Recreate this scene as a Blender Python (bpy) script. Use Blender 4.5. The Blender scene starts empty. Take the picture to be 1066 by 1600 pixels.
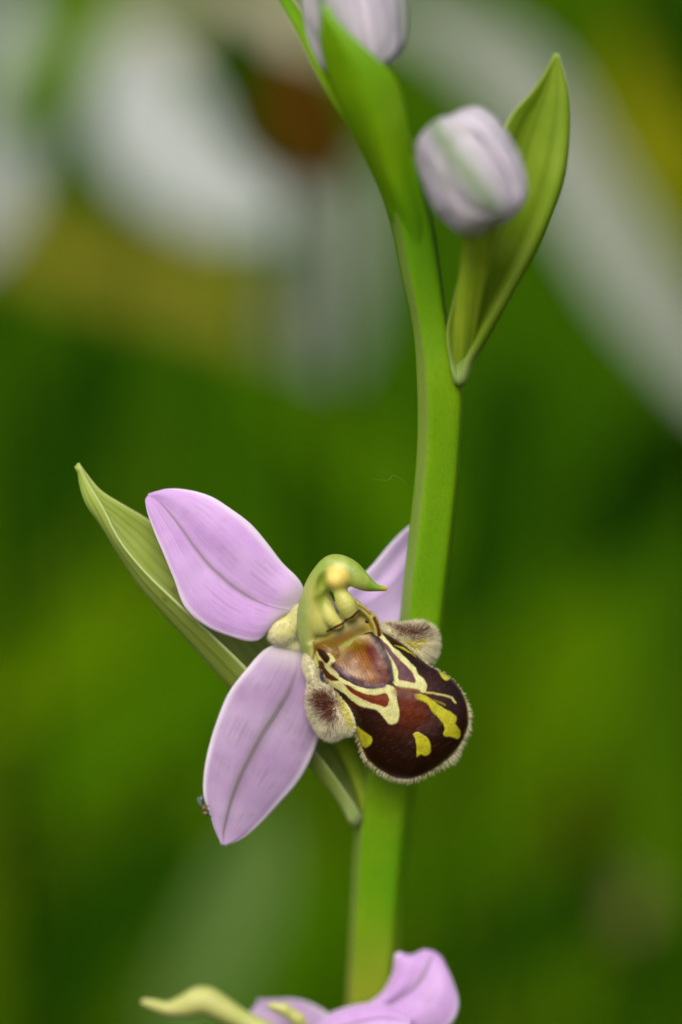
import bpy, math, random
import numpy as np
from mathutils import Matrix, Vector
random.seed(7); rng = np.random.default_rng(11)
scene = bpy.context.scene
COL = scene.collection

# ---------------------------------------------------------------- camera, sky, sun, exposure
S = 4.0e-5                       # metres per unit of the plant's drawing grid
DIST = 0.25                      # camera to flower
PITCH = math.radians(15.0)
FOC = np.array([0.0, 0.0, 0.20]) # the flower stands 20 cm above the ground
RIGHT = np.array([1.0, 0, 0]); UP = np.array([0, math.sin(PITCH), math.cos(PITCH)])
TOW = np.array([0, -math.cos(PITCH), math.sin(PITCH)])
DG = DIST / S
cam_d = bpy.data.cameras.new('camera'); cam = bpy.data.objects.new('camera', cam_d); COL.objects.link(cam)
cam.location = Vector(FOC + TOW * DIST); cam.rotation_euler = (math.radians(90) - PITCH, 0, 0)
cam_d.sensor_fit = 'VERTICAL'; cam_d.sensor_height = 36; cam_d.sensor_width = 24
cam_d.lens = 36 * DIST / (1600 * S)
cam_d.clip_start = 0.01; cam_d.clip_end = 500
cam_d.dof.use_dof = True; cam_d.dof.focus_distance = DIST - 38 * S; cam_d.dof.aperture_fstop = 8.0
scene.camera = cam
SUN_EL, SUN_AZ = math.radians(57), math.radians(-166)    # azimuth from +Y towards +X
w = bpy.data.worlds.new('World'); scene.world = w; w.use_nodes = True
nt_ = w.node_tree; bg = nt_.nodes['Background']
sky = nt_.nodes.new('ShaderNodeTexSky'); sky.sky_type = 'NISHITA'; sky.sun_disc = False
sky.sun_elevation = SUN_EL; sky.sun_rotation = SUN_AZ; sky.air_density = 0.6; sky.dust_density = 9.0; sky.ozone_density = 0.3
nt_.links.new(sky.outputs[0], bg.inputs[0]); bg.inputs[1].default_value = 0.15
sd = bpy.data.lights.new('sun', 'SUN'); sd.energy = 1.0; sd.angle = math.radians(35); sd.color = (1.0, 0.985, 0.95)
sun = bpy.data.objects.new('sun', sd); COL.objects.link(sun)
sv = Vector((math.sin(SUN_AZ) * math.cos(SUN_EL), math.cos(SUN_AZ) * math.cos(SUN_EL), math.sin(SUN_EL)))
sun.rotation_euler = sv.to_track_quat('Z', 'Y').to_euler(); sun.location = sv * 5
vs = scene.view_settings; vs.view_transform = 'Standard'; vs.look = 'None'; vs.exposure = 0.1; vs.gamma = 1.0; vs.use_curve_mapping = False
scene.render.engine = 'CYCLES'
scene.cycles.max_bounces = 8; scene.cycles.transmission_bounces = 6; scene.cycles.use_denoising = True

# ---------------------------------------------------------------- helpers
def lin(r, g, b):
    f = lambda c: (c / 255 / 12.92) if c <= 10 else ((c / 255 + 0.055) / 1.055) ** 2.4
    return np.array([f(r), f(g), f(b)])
def L(px, py, z=0.0):            # drawing grid -> plant frame; z towards the viewer
    k = (DG - z) / DG
    return np.array([(px - 533) * k, (800 - py) * k, z])
def to_world(V): return FOC + S * (V[:, :1] * RIGHT + V[:, 1:2] * UP + V[:, 2:3] * TOW)
def PB(px, py, dist):            # a point of the meadow at the given distance
    k = S * dist / DIST
    return FOC + TOW * (DIST - dist) + RIGHT * (px - 533) * k + UP * (800 - py) * k
def stem_z(py): return math.tan(PITCH) * (800 - py)
def hermite(P, n=None, u=None, uq=None):
    P = np.asarray(P, float); k = len(P)
    if k == 2:
        uq = np.linspace(0, 1, n) if uq is None else uq
        return P[0] + np.multiply.outer(uq, (P[1] - P[0])) if P.ndim == 2 else P[0][None] + uq[:, None, None] * (P[1] - P[0])[None]
    if u is None:
        d = np.linalg.norm(np.diff(P, axis=0), axis=1); u = np.concatenate([[0], np.cumsum(d)]); u /= u[-1]
    if uq is None: uq = np.linspace(0, 1, n)
    sh = (-1,) + (1,) * (P.ndim - 1)
    du = np.diff(u); sl = np.diff(P, axis=0) / du.reshape(sh)
    m = np.empty_like(P); m[0] = sl[0]; m[-1] = sl[-1]
    w0 = du[1:].reshape(sh); w1 = du[:-1].reshape(sh); m[1:-1] = (sl[:-1] * w0 + sl[1:] * w1) / (w0 + w1)
    i = np.clip(np.searchsorted(u, uq, side='right') - 1, 0, k - 2)
    h = du[i].reshape(sh); t = ((uq - u[i]) / du[i]).reshape(sh)
    return ((2*t**3-3*t**2+1)*P[i] + (t**3-2*t**2+t)*h*m[i] + (-2*t**3+3*t**2)*P[i+1] + (t**3-t**2)*h*m[i+1])
def curve(pts, n): return hermite([L(*p) for p in pts], n)
def smooth01(x, a, b):
    t = np.clip((x - a) / (b - a), 0, 1); return t * t * (3 - 2 * t)
def poly_sd(P, poly):            # signed distance (inside negative), 2D
    poly = np.asarray(poly, float); d = np.full(len(P), 1e9); inside = np.zeros(len(P), bool)
    for a, b in zip(poly, np.roll(poly, -1, 0)):
        e = b - a; q = P - a; t = np.clip(q @ e / (e @ e + 1e-12), 0, 1)
        d = np.minimum(d, np.hypot(*(q - t[:, None] * e).T))
        c = (a[1] <= P[:, 1]) != (b[1] <= P[:, 1])
        with np.errstate(divide='ignore', invalid='ignore'):
            x = a[0] + (P[:, 1] - a[1]) / (b[1] - a[1]) * e[0]
        inside ^= c & (P[:, 0] < x)
    return np.where(inside, -d, d)
def line_d(P, pts):
    d = np.full(len(P), 1e9); pts = np.asarray(pts, float)
    for a, b in zip(pts[:-1], pts[1:]):
        e = b - a; q = P - a; t = np.clip(q @ e / (e @ e + 1e-12), 0, 1)
        d = np.minimum(d, np.linalg.norm(q - t[:, None] * e, axis=1))
    return d
def vnoise(P, freq, seed=0):     # cheap smooth noise from sines
    r = np.random.default_rng(seed); o = np.zeros(len(P))
    for k in range(5):
        a = r.normal(size=P.shape[1]); a /= np.linalg.norm(a)
        o += np.sin(P @ a * freq * (0.7 + 0.5 * k) + r.uniform(0, 6.28)) / (1 + 0.4 * k)
    return o / 3.2

BASE = np.array([0.0, 0.0, 0.0])
def mesh_obj(name, V, F, mat, parent=None, uv=None, col=None, world=False, origin=None, kind=None, smooth=True):
    W = np.asarray(V, float) if world else to_world(np.asarray(V, float))
    if origin is None: origin = (np.array(parent['_o']) if parent is not None else W.mean(0))
    po = np.array(parent['_o']) if parent is not None else np.zeros(3)
    me = bpy.data.meshes.new(name)
    me.from_pydata((W - origin).tolist(), [], F if isinstance(F, list) else F.tolist()); 
    if smooth: me.polygons.foreach_set('use_smooth', np.ones(len(me.polygons), bool))
    if uv is not None:
        li = np.empty(len(me.loops), int); me.loops.foreach_get('vertex_index', li)
        ul = me.uv_layers.new(name='UVMap'); ul.data.foreach_set('uv', np.asarray(uv, np.float32)[li].ravel())
    if col is not None:
        c = np.ones((len(W), 4), np.float32); c[:, :3] = np.clip(col, 0, 1)
        at = me.color_attributes.new('Col', 'FLOAT_COLOR', 'POINT'); at.data.foreach_set('color', c.ravel())
    me.materials.append(mat); me.update()
    o = bpy.data.objects.new(name, me); COL.objects.link(o)
    o.location = Vector(origin - po); o['_o'] = [float(x) for x in origin]
    if parent is not None: o.parent = parent
    if kind: o['kind'] = kind
    return o
def empty(name, loc, label, cat, group=None):
    o = bpy.data.objects.new(name, None); COL.objects.link(o); o.location = Vector(loc); o.empty_display_size = 0.01
    o['_o'] = [float(x) for x in loc]; tag(o, label, cat, group); return o
def tag(o, label, cat, group=None):
    o['label'] = label; o['category'] = cat
    if group: o['group'] = group
def grid_faces(a, b, off=0, flip=False, wrap=False):
    i, j = np.meshgrid(np.arange(a - 1), np.arange(b if wrap else b - 1), indexing='ij')
    i, j = i.ravel(), j.ravel(); j2 = (j + 1) % b
    q = np.stack([i*b+j, i*b+j2, (i+1)*b+j2, (i+1)*b+j], 1) + off
    return q[:, ::-1] if flip else q
def solid(G, th):                # sheet of grid points -> closed sheet with thickness, thin at the rim
    a, b = G.shape[:2]
    du = np.gradient(G, axis=0); dv = np.gradient(G, axis=1); n = np.cross(du, dv)
    n /= np.linalg.norm(n, axis=2, keepdims=True) + 1e-9
    s = np.linspace(0, 1, b); ed = 0.35 + 0.65 * np.clip(np.minimum(s, 1 - s) * 9, 0, 1)
    h = (th * 0.5 * ed)[None, :, None]
    V = np.concatenate([(G + n * h).reshape(-1, 3), (G - n * h).reshape(-1, 3)])
    N = a * b; F = [grid_faces(a, b), grid_faces(a, b, N, True)]
    rim = np.concatenate([np.arange(b), np.arange(1, a) * b + b - 1, (a - 1) * b + np.arange(b - 2, -1, -1), np.arange(a - 2, 0, -1) * b])
    r2 = np.roll(rim, -1); F.append(np.stack([r2, rim, rim + N, r2 + N], 1))
    T, Sg = np.meshgrid(np.linspace(0, 1, a), s, indexing='ij'); uv = np.stack([Sg.ravel(), T.ravel()], 1)
    return V, np.concatenate(F), np.concatenate([uv, uv])
def loft(curves, nt, ns):
    A = np.stack([curve(c, nt) for c in curves])
    return hermite(A, u=np.linspace(0, 1, len(A)), uq=np.linspace(0, 1, ns)).transpose(1, 0, 2)
def ripple(G, amp, freq, seed, edge=0.0):
    s = np.linspace(0, 1, G.shape[1])[None, :]; f = vnoise(G.reshape(-1, 3)[:, :2], freq, seed).reshape(G.shape[:2])
    G = G.copy(); G[..., 2] += amp * f * (1 + edge * (2 * np.abs(s - .5)) ** 3); return G
def tube(pts, radii, nt, nr, section=None, twist=0.0):
    C = curve(pts, nt); R = hermite(np.array([[r] for r in radii], float), u=np.linspace(0, 1, len(radii)), uq=np.linspace(0, 1, nt))[:, 0]
    t = np.gradient(C, axis=0); t /= np.linalg.norm(t, axis=1, keepdims=True)
    ref = np.array([0, 0, 1.0]); x = np.cross(t, ref); bad = np.linalg.norm(x, axis=1) < .1; x[bad] = [1, 0, 0]
    x /= np.linalg.norm(x, axis=1, keepdims=True); z = np.cross(x, t)
    an = np.linspace(0, 2*np.pi, nr, endpoint=False); sec = np.ones(nr) if section is None else section(an)
    tw = np.linspace(0, twist, nt)[:, None]; a = an[None, :] + tw
    G = C[:, None] + (R[:, None] * sec[None, :])[..., None] * (np.cos(a)[..., None] * x[:, None] + np.sin(a)[..., None] * z[:, None])
    V = G.reshape(-1, 3); F = grid_faces(nt, nr, wrap=True).tolist() + [list(range(nr)), list(range((nt-1)*nr, nt*nr))[::-1]]
    T, A_ = np.meshgrid(np.linspace(0, 1, nt), an / (2*np.pi), indexing='ij')
    return V, F, np.stack([A_.ravel(), T.ravel()], 1)
def surfnet(f, lo, hi, h):       # smooth closed surface around a distance function
    ax = [np.arange(lo[i], hi[i] + h, h) for i in range(3)]; n = [len(a) for a in ax]
    X = np.stack(np.meshgrid(*ax, indexing='ij'), -1); D = f(X.reshape(-1, 3)).reshape(n)
    cs = np.array([[i, j, k] for i in (0, 1) for j in (0, 1) for k in (0, 1)])
    m = [k - 1 for k in n]; cv = np.stack([D[c[0]:c[0]+m[0], c[1]:c[1]+m[1], c[2]:c[2]+m[2]] for c in cs], -1)
    act = (cv.min(-1) < 0) & (cv.max(-1) >= 0); idx = np.full(m, -1); idx[act] = np.arange(act.sum())
    c = cv[act]; acc = np.zeros((len(c), 3)); cnt = np.zeros(len(c))
    for a in range(8):
        for b in range(a + 1, 8):
            if np.abs(cs[a] - cs[b]).sum() != 1: continue
            mk = (c[:, a] < 0) != (c[:, b] < 0); t = c[mk, a] / (c[mk, a] - c[mk, b])
            acc[mk] += cs[a] + t[:, None] * (cs[b] - cs[a]); cnt[mk] += 1
    ijk = np.argwhere(act); V = (ijk + acc / cnt[:, None]) * h + np.array([a[0] for a in ax])
    F = []
    for d in range(3):
        e1, e2 = (d + 1) % 3, (d + 2) % 3
        sl0 = [slice(None)]*3; sl1 = [slice(None)]*3; sl0[d] = slice(0, -1); sl1[d] = slice(1, None)
        ch = (D[tuple(sl0)] < 0) != (D[tuple(sl1)] < 0); neg = D[tuple(sl0)] < 0
        q = np.argwhere(ch); ok = (q[:, e1] > 0) & (q[:, e2] > 0) & (q[:, e1] < m[e1]) & (q[:, e2] < m[e2]); q = q[ok]
        ng = neg[tuple(q.T)]; o1 = np.zeros(3, int); o1[e1] = 1; o2 = np.zeros(3, int); o2[e2] = 1
        Q = np.stack([idx[tuple((q - o1 - o2).T)], idx[tuple((q - o2).T)], idx[tuple(q.T)], idx[tuple((q - o1).T)]], 1)
        Q[~ng] = Q[~ng][:, ::-1]; F.append(Q)
    F = np.concatenate(F)
    for _ in range(2):
        g = grad(f, V); V = V - np.clip(f(V), -h, h)[:, None] * g
    return V, F
def grad(f, V, e=0.3):
    g = np.stack([f(V + e * np.eye(3)[i]) - f(V - e * np.eye(3)[i]) for i in range(3)], 1)
    return g / (np.linalg.norm(g, axis=1, keepdims=True) + 1e-9)
def capsule(a, ra, b, rb):
    a, b = L(*a), L(*b)
    def f(P):
        e = b - a; q = P - a; t = np.clip(q @ e / (e @ e + 1e-9), 0, 1)
        return np.linalg.norm(q - t[:, None] * e, axis=1) - (ra + t * (rb - ra))
    return f
def ellip(c, r, rot=0.0):
    c = L(*c); r = np.array(r, float); ca, sa = math.cos(rot), math.sin(rot)
    def f(P):
        q = P - c; q = np.stack([q[:, 0]*ca + q[:, 1]*sa, -q[:, 0]*sa + q[:, 1]*ca, q[:, 2]], 1)
        k0 = np.linalg.norm(q / r, axis=1); k1 = np.linalg.norm(q / r**2, axis=1); return k0 * (k0 - 1) / (k1 + 1e-9)
    return f
def smin(a, b, k):
    h = np.clip(0.5 + 0.5 * (b - a) / k, 0, 1); return b * (1 - h) + a * h - k * h * (1 - h)
def union(fs, k):
    def f(P):
        d = fs[0](P)
        for g in fs[1:]: d = smin(d, g(P), k)
        return d
    return f
def carve(f, g, k): return lambda P: -smin(-f(P), g(P), k)
def fchain(pts, n=40):
    C = hermite(np.array([np.append(L(*p[:3]), p[3]) for p in pts]), n)
    def f(P):
        d = np.full(len(P), 1e9)
        for a, b in zip(C[:-1], C[1:]):
            e = b[:3] - a[:3]; q = P - a[:3]; t = np.clip(q @ e / (e @ e + 1e-9), 0, 1)
            d = np.minimum(d, np.linalg.norm(q - t[:, None] * e, axis=1) - (a[3] + t * (b[3] - a[3])))
        return d
    return f
def chain(pts): return [capsule(p[:3], p[3], q[:3], q[3]) for p, q in zip(pts[:-1], pts[1:])]
def to_px(V):                    # plant frame -> drawing grid (x right, y down), for markings
    k = DG / (DG - V[:, 2]); return np.stack([V[:, 0] * k + 533, 800 - V[:, 1] * k], 1)
def hair_mesh(R, N, length, rad, droop, cols, seg=3):
    n = len(R); N = N / (np.linalg.norm(N, axis=1, keepdims=True) + 1e-9)
    a = np.cross(N, rng.normal(size=(n, 3))); a /= np.linalg.norm(a, axis=1, keepdims=True); b = np.cross(N, a)
    V = []; 
    for k in range(seg + 1):
        t = k / seg; c = R + N * (length * t)[:, None] + droop * (length * t * t)[:, None]
        r = rad * (1 - 0.85 * t)
        for m in range(3):
            an = 2.094 * m; V.append(c + r * (math.cos(an) * a + math.sin(an) * b))
    K = 3 * (seg + 1); V = np.stack(V, 1); F = []
    for k in range(seg):
        for m in range(3):
            F.append([3*k+m, 3*k+(m+1) % 3, 3*k+3+(m+1) % 3, 3*k+3+m])
    F = (np.array(F)[None] + (np.arange(n) * K)[:, None, None]).reshape(-1, 4)
    return V.reshape(-1, 3), F, np.repeat(cols, K, 0)

# ---------------------------------------------------------------- materials
class NT:
    def __init__(s, name):
        s.m = bpy.data.materials.new(name); s.m.use_nodes = True; s.t = s.m.node_tree; s.t.nodes.clear()
        s.out = s.n('ShaderNodeOutputMaterial')
    def n(s, typ, **kw):
        x = s.t.nodes.new(typ)
        for k, v in kw.items(): setattr(x, k, v)
        return x
    def set(s, sock, v):
        if isinstance(v, bpy.types.NodeSocket): s.t.links.new(v, sock)
        elif v is not None:
            if isinstance(v, (tuple, list, np.ndarray)) and len(v) == 3 and sock.type == 'RGBA': v = (*[float(c) for c in v], 1)
            sock.default_value = v
    def math(s, op, a, b=0.0, c=None):
        x = s.n('ShaderNodeMath', operation=op); s.set(x.inputs[0], a); s.set(x.inputs[1], b)
        if c is not None: s.set(x.inputs[2], c)
        return x.outputs[0]
    def mix(s, f, a, b):
        x = s.n('ShaderNodeMix', data_type='RGBA'); s.set(x.inputs[0], f); s.set(x.inputs[6], a); s.set(x.inputs[7], b); return x.outputs[2]
    def range(s, v, a, b, c=0.0, d=1.0):
        x = s.n('ShaderNodeMapRange', interpolation_type='SMOOTHSTEP'); s.set(x.inputs[0], v)
        for i, q in enumerate((a, b, c, d)): x.inputs[1+i].default_value = q
        return x.outputs[0]
    def noise(s, vec, scale, detail=3, rough=.5):
        x = s.n('ShaderNodeTexNoise'); s.set(x.inputs['Vector'], vec); x.inputs['Scale'].default_value = scale
        x.inputs['Detail'].default_value = detail; x.inputs['Roughness'].default_value = rough; return x.outputs['Fac']
    def obj(s): return s.n('ShaderNodeTexCoord').outputs['Object']
    def uvxy(s):
        x = s.n('ShaderNodeSeparateXYZ'); s.set(x.inputs[0], s.n('ShaderNodeTexCoord').outputs['UV']); return x.outputs[0], x.outputs[1]
    def col(s): return s.n('ShaderNodeVertexColor', layer_name='Col').outputs[0]
    def bump(s, h, strength, dist):
        x = s.n('ShaderNodeBump'); x.inputs['Strength'].default_value = strength; x.inputs['Distance'].default_value = dist; s.set(x.inputs['Height'], h); return x.outputs[0]
    def finish(s, base, rough=.5, spec=.4, trans=0.0, tcol=None, normal=None, sheen=0.0, sss=0.0, coat=0.0):
        p = s.n('ShaderNodeBsdfPrincipled'); s.set(p.inputs['Base Color'], base); s.set(p.inputs['Roughness'], rough)
        s.set(p.inputs['Specular IOR Level'], spec); s.set(p.inputs['Normal'], normal) if normal is not None else None
        p.inputs['Sheen Weight'].default_value = sheen; p.inputs['Sheen Roughness'].default_value = .35
        p.inputs['Coat Weight'].default_value = coat; p.inputs['Coat Roughness'].default_value = .25
        if sss:
            p.inputs['Subsurface Weight'].default_value = sss; p.inputs['Subsurface Radius'].default_value = (1, .8, .4); p.inputs['Subsurface Scale'].default_value = 0.0006
        o = p.outputs[0]
        if trans:
            t = s.n('ShaderNodeBsdfTranslucent'); s.set(t.inputs[0], tcol if tcol is not None else base)
            mx = s.n('ShaderNodeMixShader'); mx.inputs[0].default_value = trans; s.t.links.new(o, mx.inputs[1]); s.t.links.new(t.outputs[0], mx.inputs[2]); o = mx.outputs[0]
        s.t.links.new(o, s.out.inputs[0]); return s.m

def mat_sepal(name, body, pale, rib, ribw=.022, tip_green=0.0):
    k = NT(name); u, v = k.uvxy(); ob = k.obj()
    c = k.mix(k.range(k.noise(ob, 300, 3), .1, .95), body, pale)
    c = k.mix(k.math('MULTIPLY', k.range(k.noise(ob, 1100, 4), .45, .75), .3), c, [x * .82 for x in body])
    wob = k.math('MULTIPLY', k.math('SUBTRACT', k.noise(ob, 260, 2), .5), .05)
    uu = k.math('ADD', u, wob)
    d = k.math('ABSOLUTE', k.math('SUBTRACT', uu, .5))
    soft = k.range(d, 0.0, ribw * 3.6, 1, 0); core = k.range(d, ribw * .3, ribw * 1.15, 1, 0)
    along = k.math('MULTIPLY', k.range(v, .02, .3), k.range(v, .93, 1.0, 1, .4))
    c = k.mix(k.math('MULTIPLY', k.math('MULTIPLY', soft, along), .4), c, rib)
    c = k.mix(k.math('MULTIPLY', k.math('MULTIPLY', core, along), .5), c, rib)
    for off, st in ((.2, .38), (.31, .3), (.1, .26), (.26, .2), (.15, .2), (.38, .2)):
        dd = k.math('ABSOLUTE', k.math('SUBTRACT', d, off)); ln = k.range(dd, .004, .03, 1, 0)
        c = k.mix(k.math('MULTIPLY', k.math('MULTIPLY', ln, st), k.range(k.noise(ob, 500, 2), .4, .65)), c, [rib[i]*.6+body[i]*.4 for i in range(3)])
    edge = k.range(d, .42, .5); c = k.mix(k.math('MULTIPLY', edge, .9), c, lin(236, 231, 243))
    basew = k.range(v, .0, .16, 1, 0); c = k.mix(k.math('MULTIPLY', basew, .75), c, lin(222, 220, 214))
    tw = k.n('ShaderNodeTexNoise'); 
    stre = k.n('ShaderNodeMapping'); stre.inputs['Scale'].default_value = (60, 5, 1); k.set(stre.inputs[0], k.n('ShaderNodeTexCoord').outputs['UV'])
    st = k.noise(stre.outputs[0], 1.0, 3)
    h = k.math('ADD', k.math('MULTIPLY', st, .7), k.math('MULTIPLY', k.noise(ob, 9000, 2), .5))
    h = k.math('SUBTRACT', h, k.math('MULTIPLY', core, .6))
    return k.finish(c, .6, .25, .28, k.mix(.5, c, body), k.bump(h, .35, .00012), sheen=.35)
def mat_leaf(name, a, b, edgec=None, veins=18, trans=.3, rough=.45, base_pale=0.0, spots=False):
    k = NT(name); u, v = k.uvxy(); ob = k.obj()
    c = k.mix(k.range(k.noise(ob, 250, 3), .3, .7), a, b)
    ph = k.math('MULTIPLY', k.math('ADD', u, k.math('MULTIPLY', k.noise(ob, 120, 2), .03)), veins * 6.283)
    ln = k.range(k.math('SINE', ph), .1, 1.0)
    c = k.mix(k.math('MULTIPLY', ln, .35), c, [x * .55 for x in a])
    if edgec is not None:
        d = k.math('ABSOLUTE', k.math('SUBTRACT', u, .5)); c = k.mix(k.math('MULTIPLY', k.range(d, .455, .5), .7), c, edgec)
    if base_pale: c = k.mix(k.math('MULTIPLY', k.range(v, 0, .2, 1, 0), base_pale), c, lin(170, 198, 128))
    if spots:
        vo = k.n('ShaderNodeTexVoronoi'); vo.inputs['Scale'].default_value = 420; k.set(vo.inputs['Vector'], ob)
        c = k.mix(k.math('MULTIPLY', k.range(vo.outputs['Distance'], .05, .13, 1, 0), .35), c, lin(120, 90, 40))
    h = k.math('ADD', k.math('MULTIPLY', ln, -.6), k.math('MULTIPLY', k.noise(ob, 7000, 2), .4))
    return k.finish(c, rough, .4, trans, k.mix(.35, c, lin(170, 190, 30)), k.bump(h, .3, .0001))
def mat_col(name, rough=.5, spec=.4, trans=0.0, bump=(6000, .2, .00005), sheen=0.0, sss=0.0, coat=0.0, jitter=.12):
    k = NT(name); ob = k.obj(); c = k.col()
    n2 = k.noise(ob, bump[0] * .35, 3)
    c = k.mix(k.math('MULTIPLY', k.range(n2, .35, .75), jitter), c, (0, 0, 0))
    if jitter: c = k.mix(k.math('MULTIPLY', k.range(k.noise(ob, 13000, 2), .42, .72), jitter * 1.3), c, (0, 0, 0))
    return k.finish(c, rough, spec, trans, None, k.bump(k.noise(ob, bump[0], 3), bump[1], bump[2]), sheen, sss, coat)
def mat_plain(name, a, b, scale, rough=.5, spec=.4, trans=0.0, sss=0.0, bump=.3):
    k = NT(name); ob = k.obj(); n = k.noise(ob, scale, 4); c = k.mix(k.range(n, .3, .7), a, b)
    return k.finish(c, rough, spec, trans, None, k.bump(n, bump, .0001), sss=sss)

M = {}
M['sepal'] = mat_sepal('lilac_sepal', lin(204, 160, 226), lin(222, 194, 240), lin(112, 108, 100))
M['sepal_low'] = mat_sepal('shaded_lilac_sepal', lin(168, 138, 184), lin(196, 178, 210), lin(88, 92, 66), .032)  # shaded copy of the lilac: lower sepal's dimmer light is in the body colour
M['sepal_right'] = mat_sepal('backlit_lilac_sepal', lin(224, 196, 248), lin(236, 216, 252), lin(204, 176, 228))  # paler copy of the lilac: light through the rear sepal is in its colour
M['bract'] = mat_leaf('bract_green', lin(156, 180, 72), lin(174, 198, 98), lin(208, 222, 156), 9, .25, spots=True, base_pale=.8)
M['bract_bud'] = mat_leaf('bud_bract_green', lin(136, 172, 26), lin(160, 192, 58), lin(188, 208, 112), 5, .5, base_pale=.9)
def mat_stem():
    k = NT('stem_green'); u, v = k.uvxy(); ob = k.obj()
    c = k.mix(k.range(k.noise(ob, 160, 3), .3, .7), lin(88, 144, 0), lin(112, 156, 0))
    st = k.n('ShaderNodeMapping'); st.inputs['Scale'].default_value = (46, 7, 1); k.set(st.inputs[0], k.n('ShaderNodeTexCoord').outputs['UV'])
    ln = k.noise(st.outputs[0], 1, 3); c = k.mix(k.math('MULTIPLY', k.range(ln, .45, .75), .3), c, lin(72, 126, 0))
    ridge = k.n('ShaderNodeAttribute', attribute_name='Col'); rs = k.n('ShaderNodeSeparateColor'); k.set(rs.inputs[0], ridge.outputs['Color'])
    c = k.mix(k.math('MULTIPLY', rs.outputs[0], .5), c, lin(140, 156, 84))
    c = k.mix(k.math('MULTIPLY', rs.outputs[1], .8), c, lin(150, 128, 48))
    vo = k.n('ShaderNodeTexVoronoi'); vo.inputs['Scale'].default_value = 6500; k.set(vo.inputs['Vector'], ob)
    c = k.mix(k.math('MULTIPLY', k.range(vo.outputs['Distance'], .08, .3, 1, 0), .22), c, lin(170, 190, 70))
    h = k.math('ADD', k.math('MULTIPLY', ln, .8), k.math('MULTIPLY', k.noise(ob, 8000, 2), .5))
    return k.finish(c, .5, .25, 0, None, k.bump(h, .25, .0001), sss=.35)
M['stem'] = mat_stem()
M['lip'] = mat_col('bee_lip', .33, .34, 0, (5200, .28, .00006), jitter=.25)
M['lobe'] = mat_col('furry_lobe', .7, .2, 0, (5000, .3, .0001), sheen=.3)
M['column'] = mat_col('column_flesh', .38, .45, 0, (3000, .12, .00006), sss=.3, jitter=.1)
M['hair'] = mat_col('pale_hair', .6, .3, .4, (100, 0, .00001), jitter=0)
M['eye'] = mat_plain('black_glossy', (.006, .006, .008), (.012, .01, .012), 3000, .12, .6)
M['ovary'] = mat_leaf('ovary_green', lin(118, 150, 14), lin(142, 168, 40), None, 6, .0)
M['flowerbase'] = mat_plain('flower_base', lin(186, 186, 110), lin(208, 206, 170), 500, .7, .2, sss=.2, bump=.8)
M['budsepal'] = mat_sepal('bud_sepal', lin(188, 182, 200), lin(214, 212, 222), lin(92, 136, 52), .07)
M['beak'] = mat_plain('beak_yellow', lin(182, 184, 114), lin(158, 170, 90), 600, .45, .4, sss=.3)
M['thread'] = mat_plain('silk', lin(120, 140, 70), lin(136, 152, 90), 900, .4, .4, trans=.6)
def mat_dry(name, a, b, trans=.2, spec=.15):
    k = NT(name); u, v = k.uvxy(); ob = k.obj(); c = k.mix(k.range(k.noise(ob, 60, 4), .3, .7), a, b)
    ph = k.math('SINE', k.math('MULTIPLY', u, 90)); c = k.mix(k.math('MULTIPLY', k.range(ph, .2, 1), .2), c, [x * .6 for x in a])
    return k.finish(c, .75, spec, trans, None, k.bump(ph, .3, .0002))
M['dry'] = mat_dry('bleached_leaf', lin(168, 180, 176), lin(186, 196, 194))
M['dry_warm'] = mat_dry('warm_bleached_leaf', lin(170, 168, 142), lin(192, 188, 164))
M['dry_mid'] = mat_dry('grey_leaf', lin(142, 153, 140), lin(156, 166, 154))
M['dry_dim'] = mat_dry('dim_grey_leaf', lin(124, 138, 120), lin(140, 152, 136))
M['straw'] = mat_dry('straw_leaf', lin(138, 138, 34), lin(150, 150, 52), .2, .05)
M['brown'] = mat_dry('brown_leaf', lin(76, 54, 4), lin(54, 38, 4), .2, .03)
M['olive'] = mat_dry('olive_leaf', lin(108, 146, 0), lin(92, 138, 0), .35, .03)
M['scrap'] = mat_dry('buff_scrap', lin(126, 120, 70), lin(138, 132, 84), .2, .05)
M['ochre'] = mat_dry('ochre_leaf', lin(112, 120, 8), lin(124, 130, 16), .2, .03)
M['blue_leaf'] = mat_dry('blue_green_leaf', lin(82, 116, 44), lin(92, 124, 58), .3)
M['dkgreen'] = mat_dry('deep_green_leaf', lin(26, 62, 0), lin(38, 76, 0), .3, .02)
M['midgreen'] = mat_dry('mid_green_leaf', lin(70, 122, 0), lin(94, 136, 0), .4, .03)
M['grass'] = mat_col('grass_blades', .6, .05, .45, (900, .2, .0002))
def mat_ground():
    k = NT('meadow_soil'); ob = k.obj(); n = k.noise(ob, 9, 6, .6); n2 = k.noise(ob, 70, 4)
    c = k.mix(k.range(n, .35, .65), lin(40, 58, 6), lin(62, 62, 14)); c = k.mix(k.range(n2, .5, .8), c, lin(36, 30, 14))
    return k.finish(c, .9, .1, 0, None, k.bump(n2, .6, .01))
M['ground'] = mat_ground()

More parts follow.
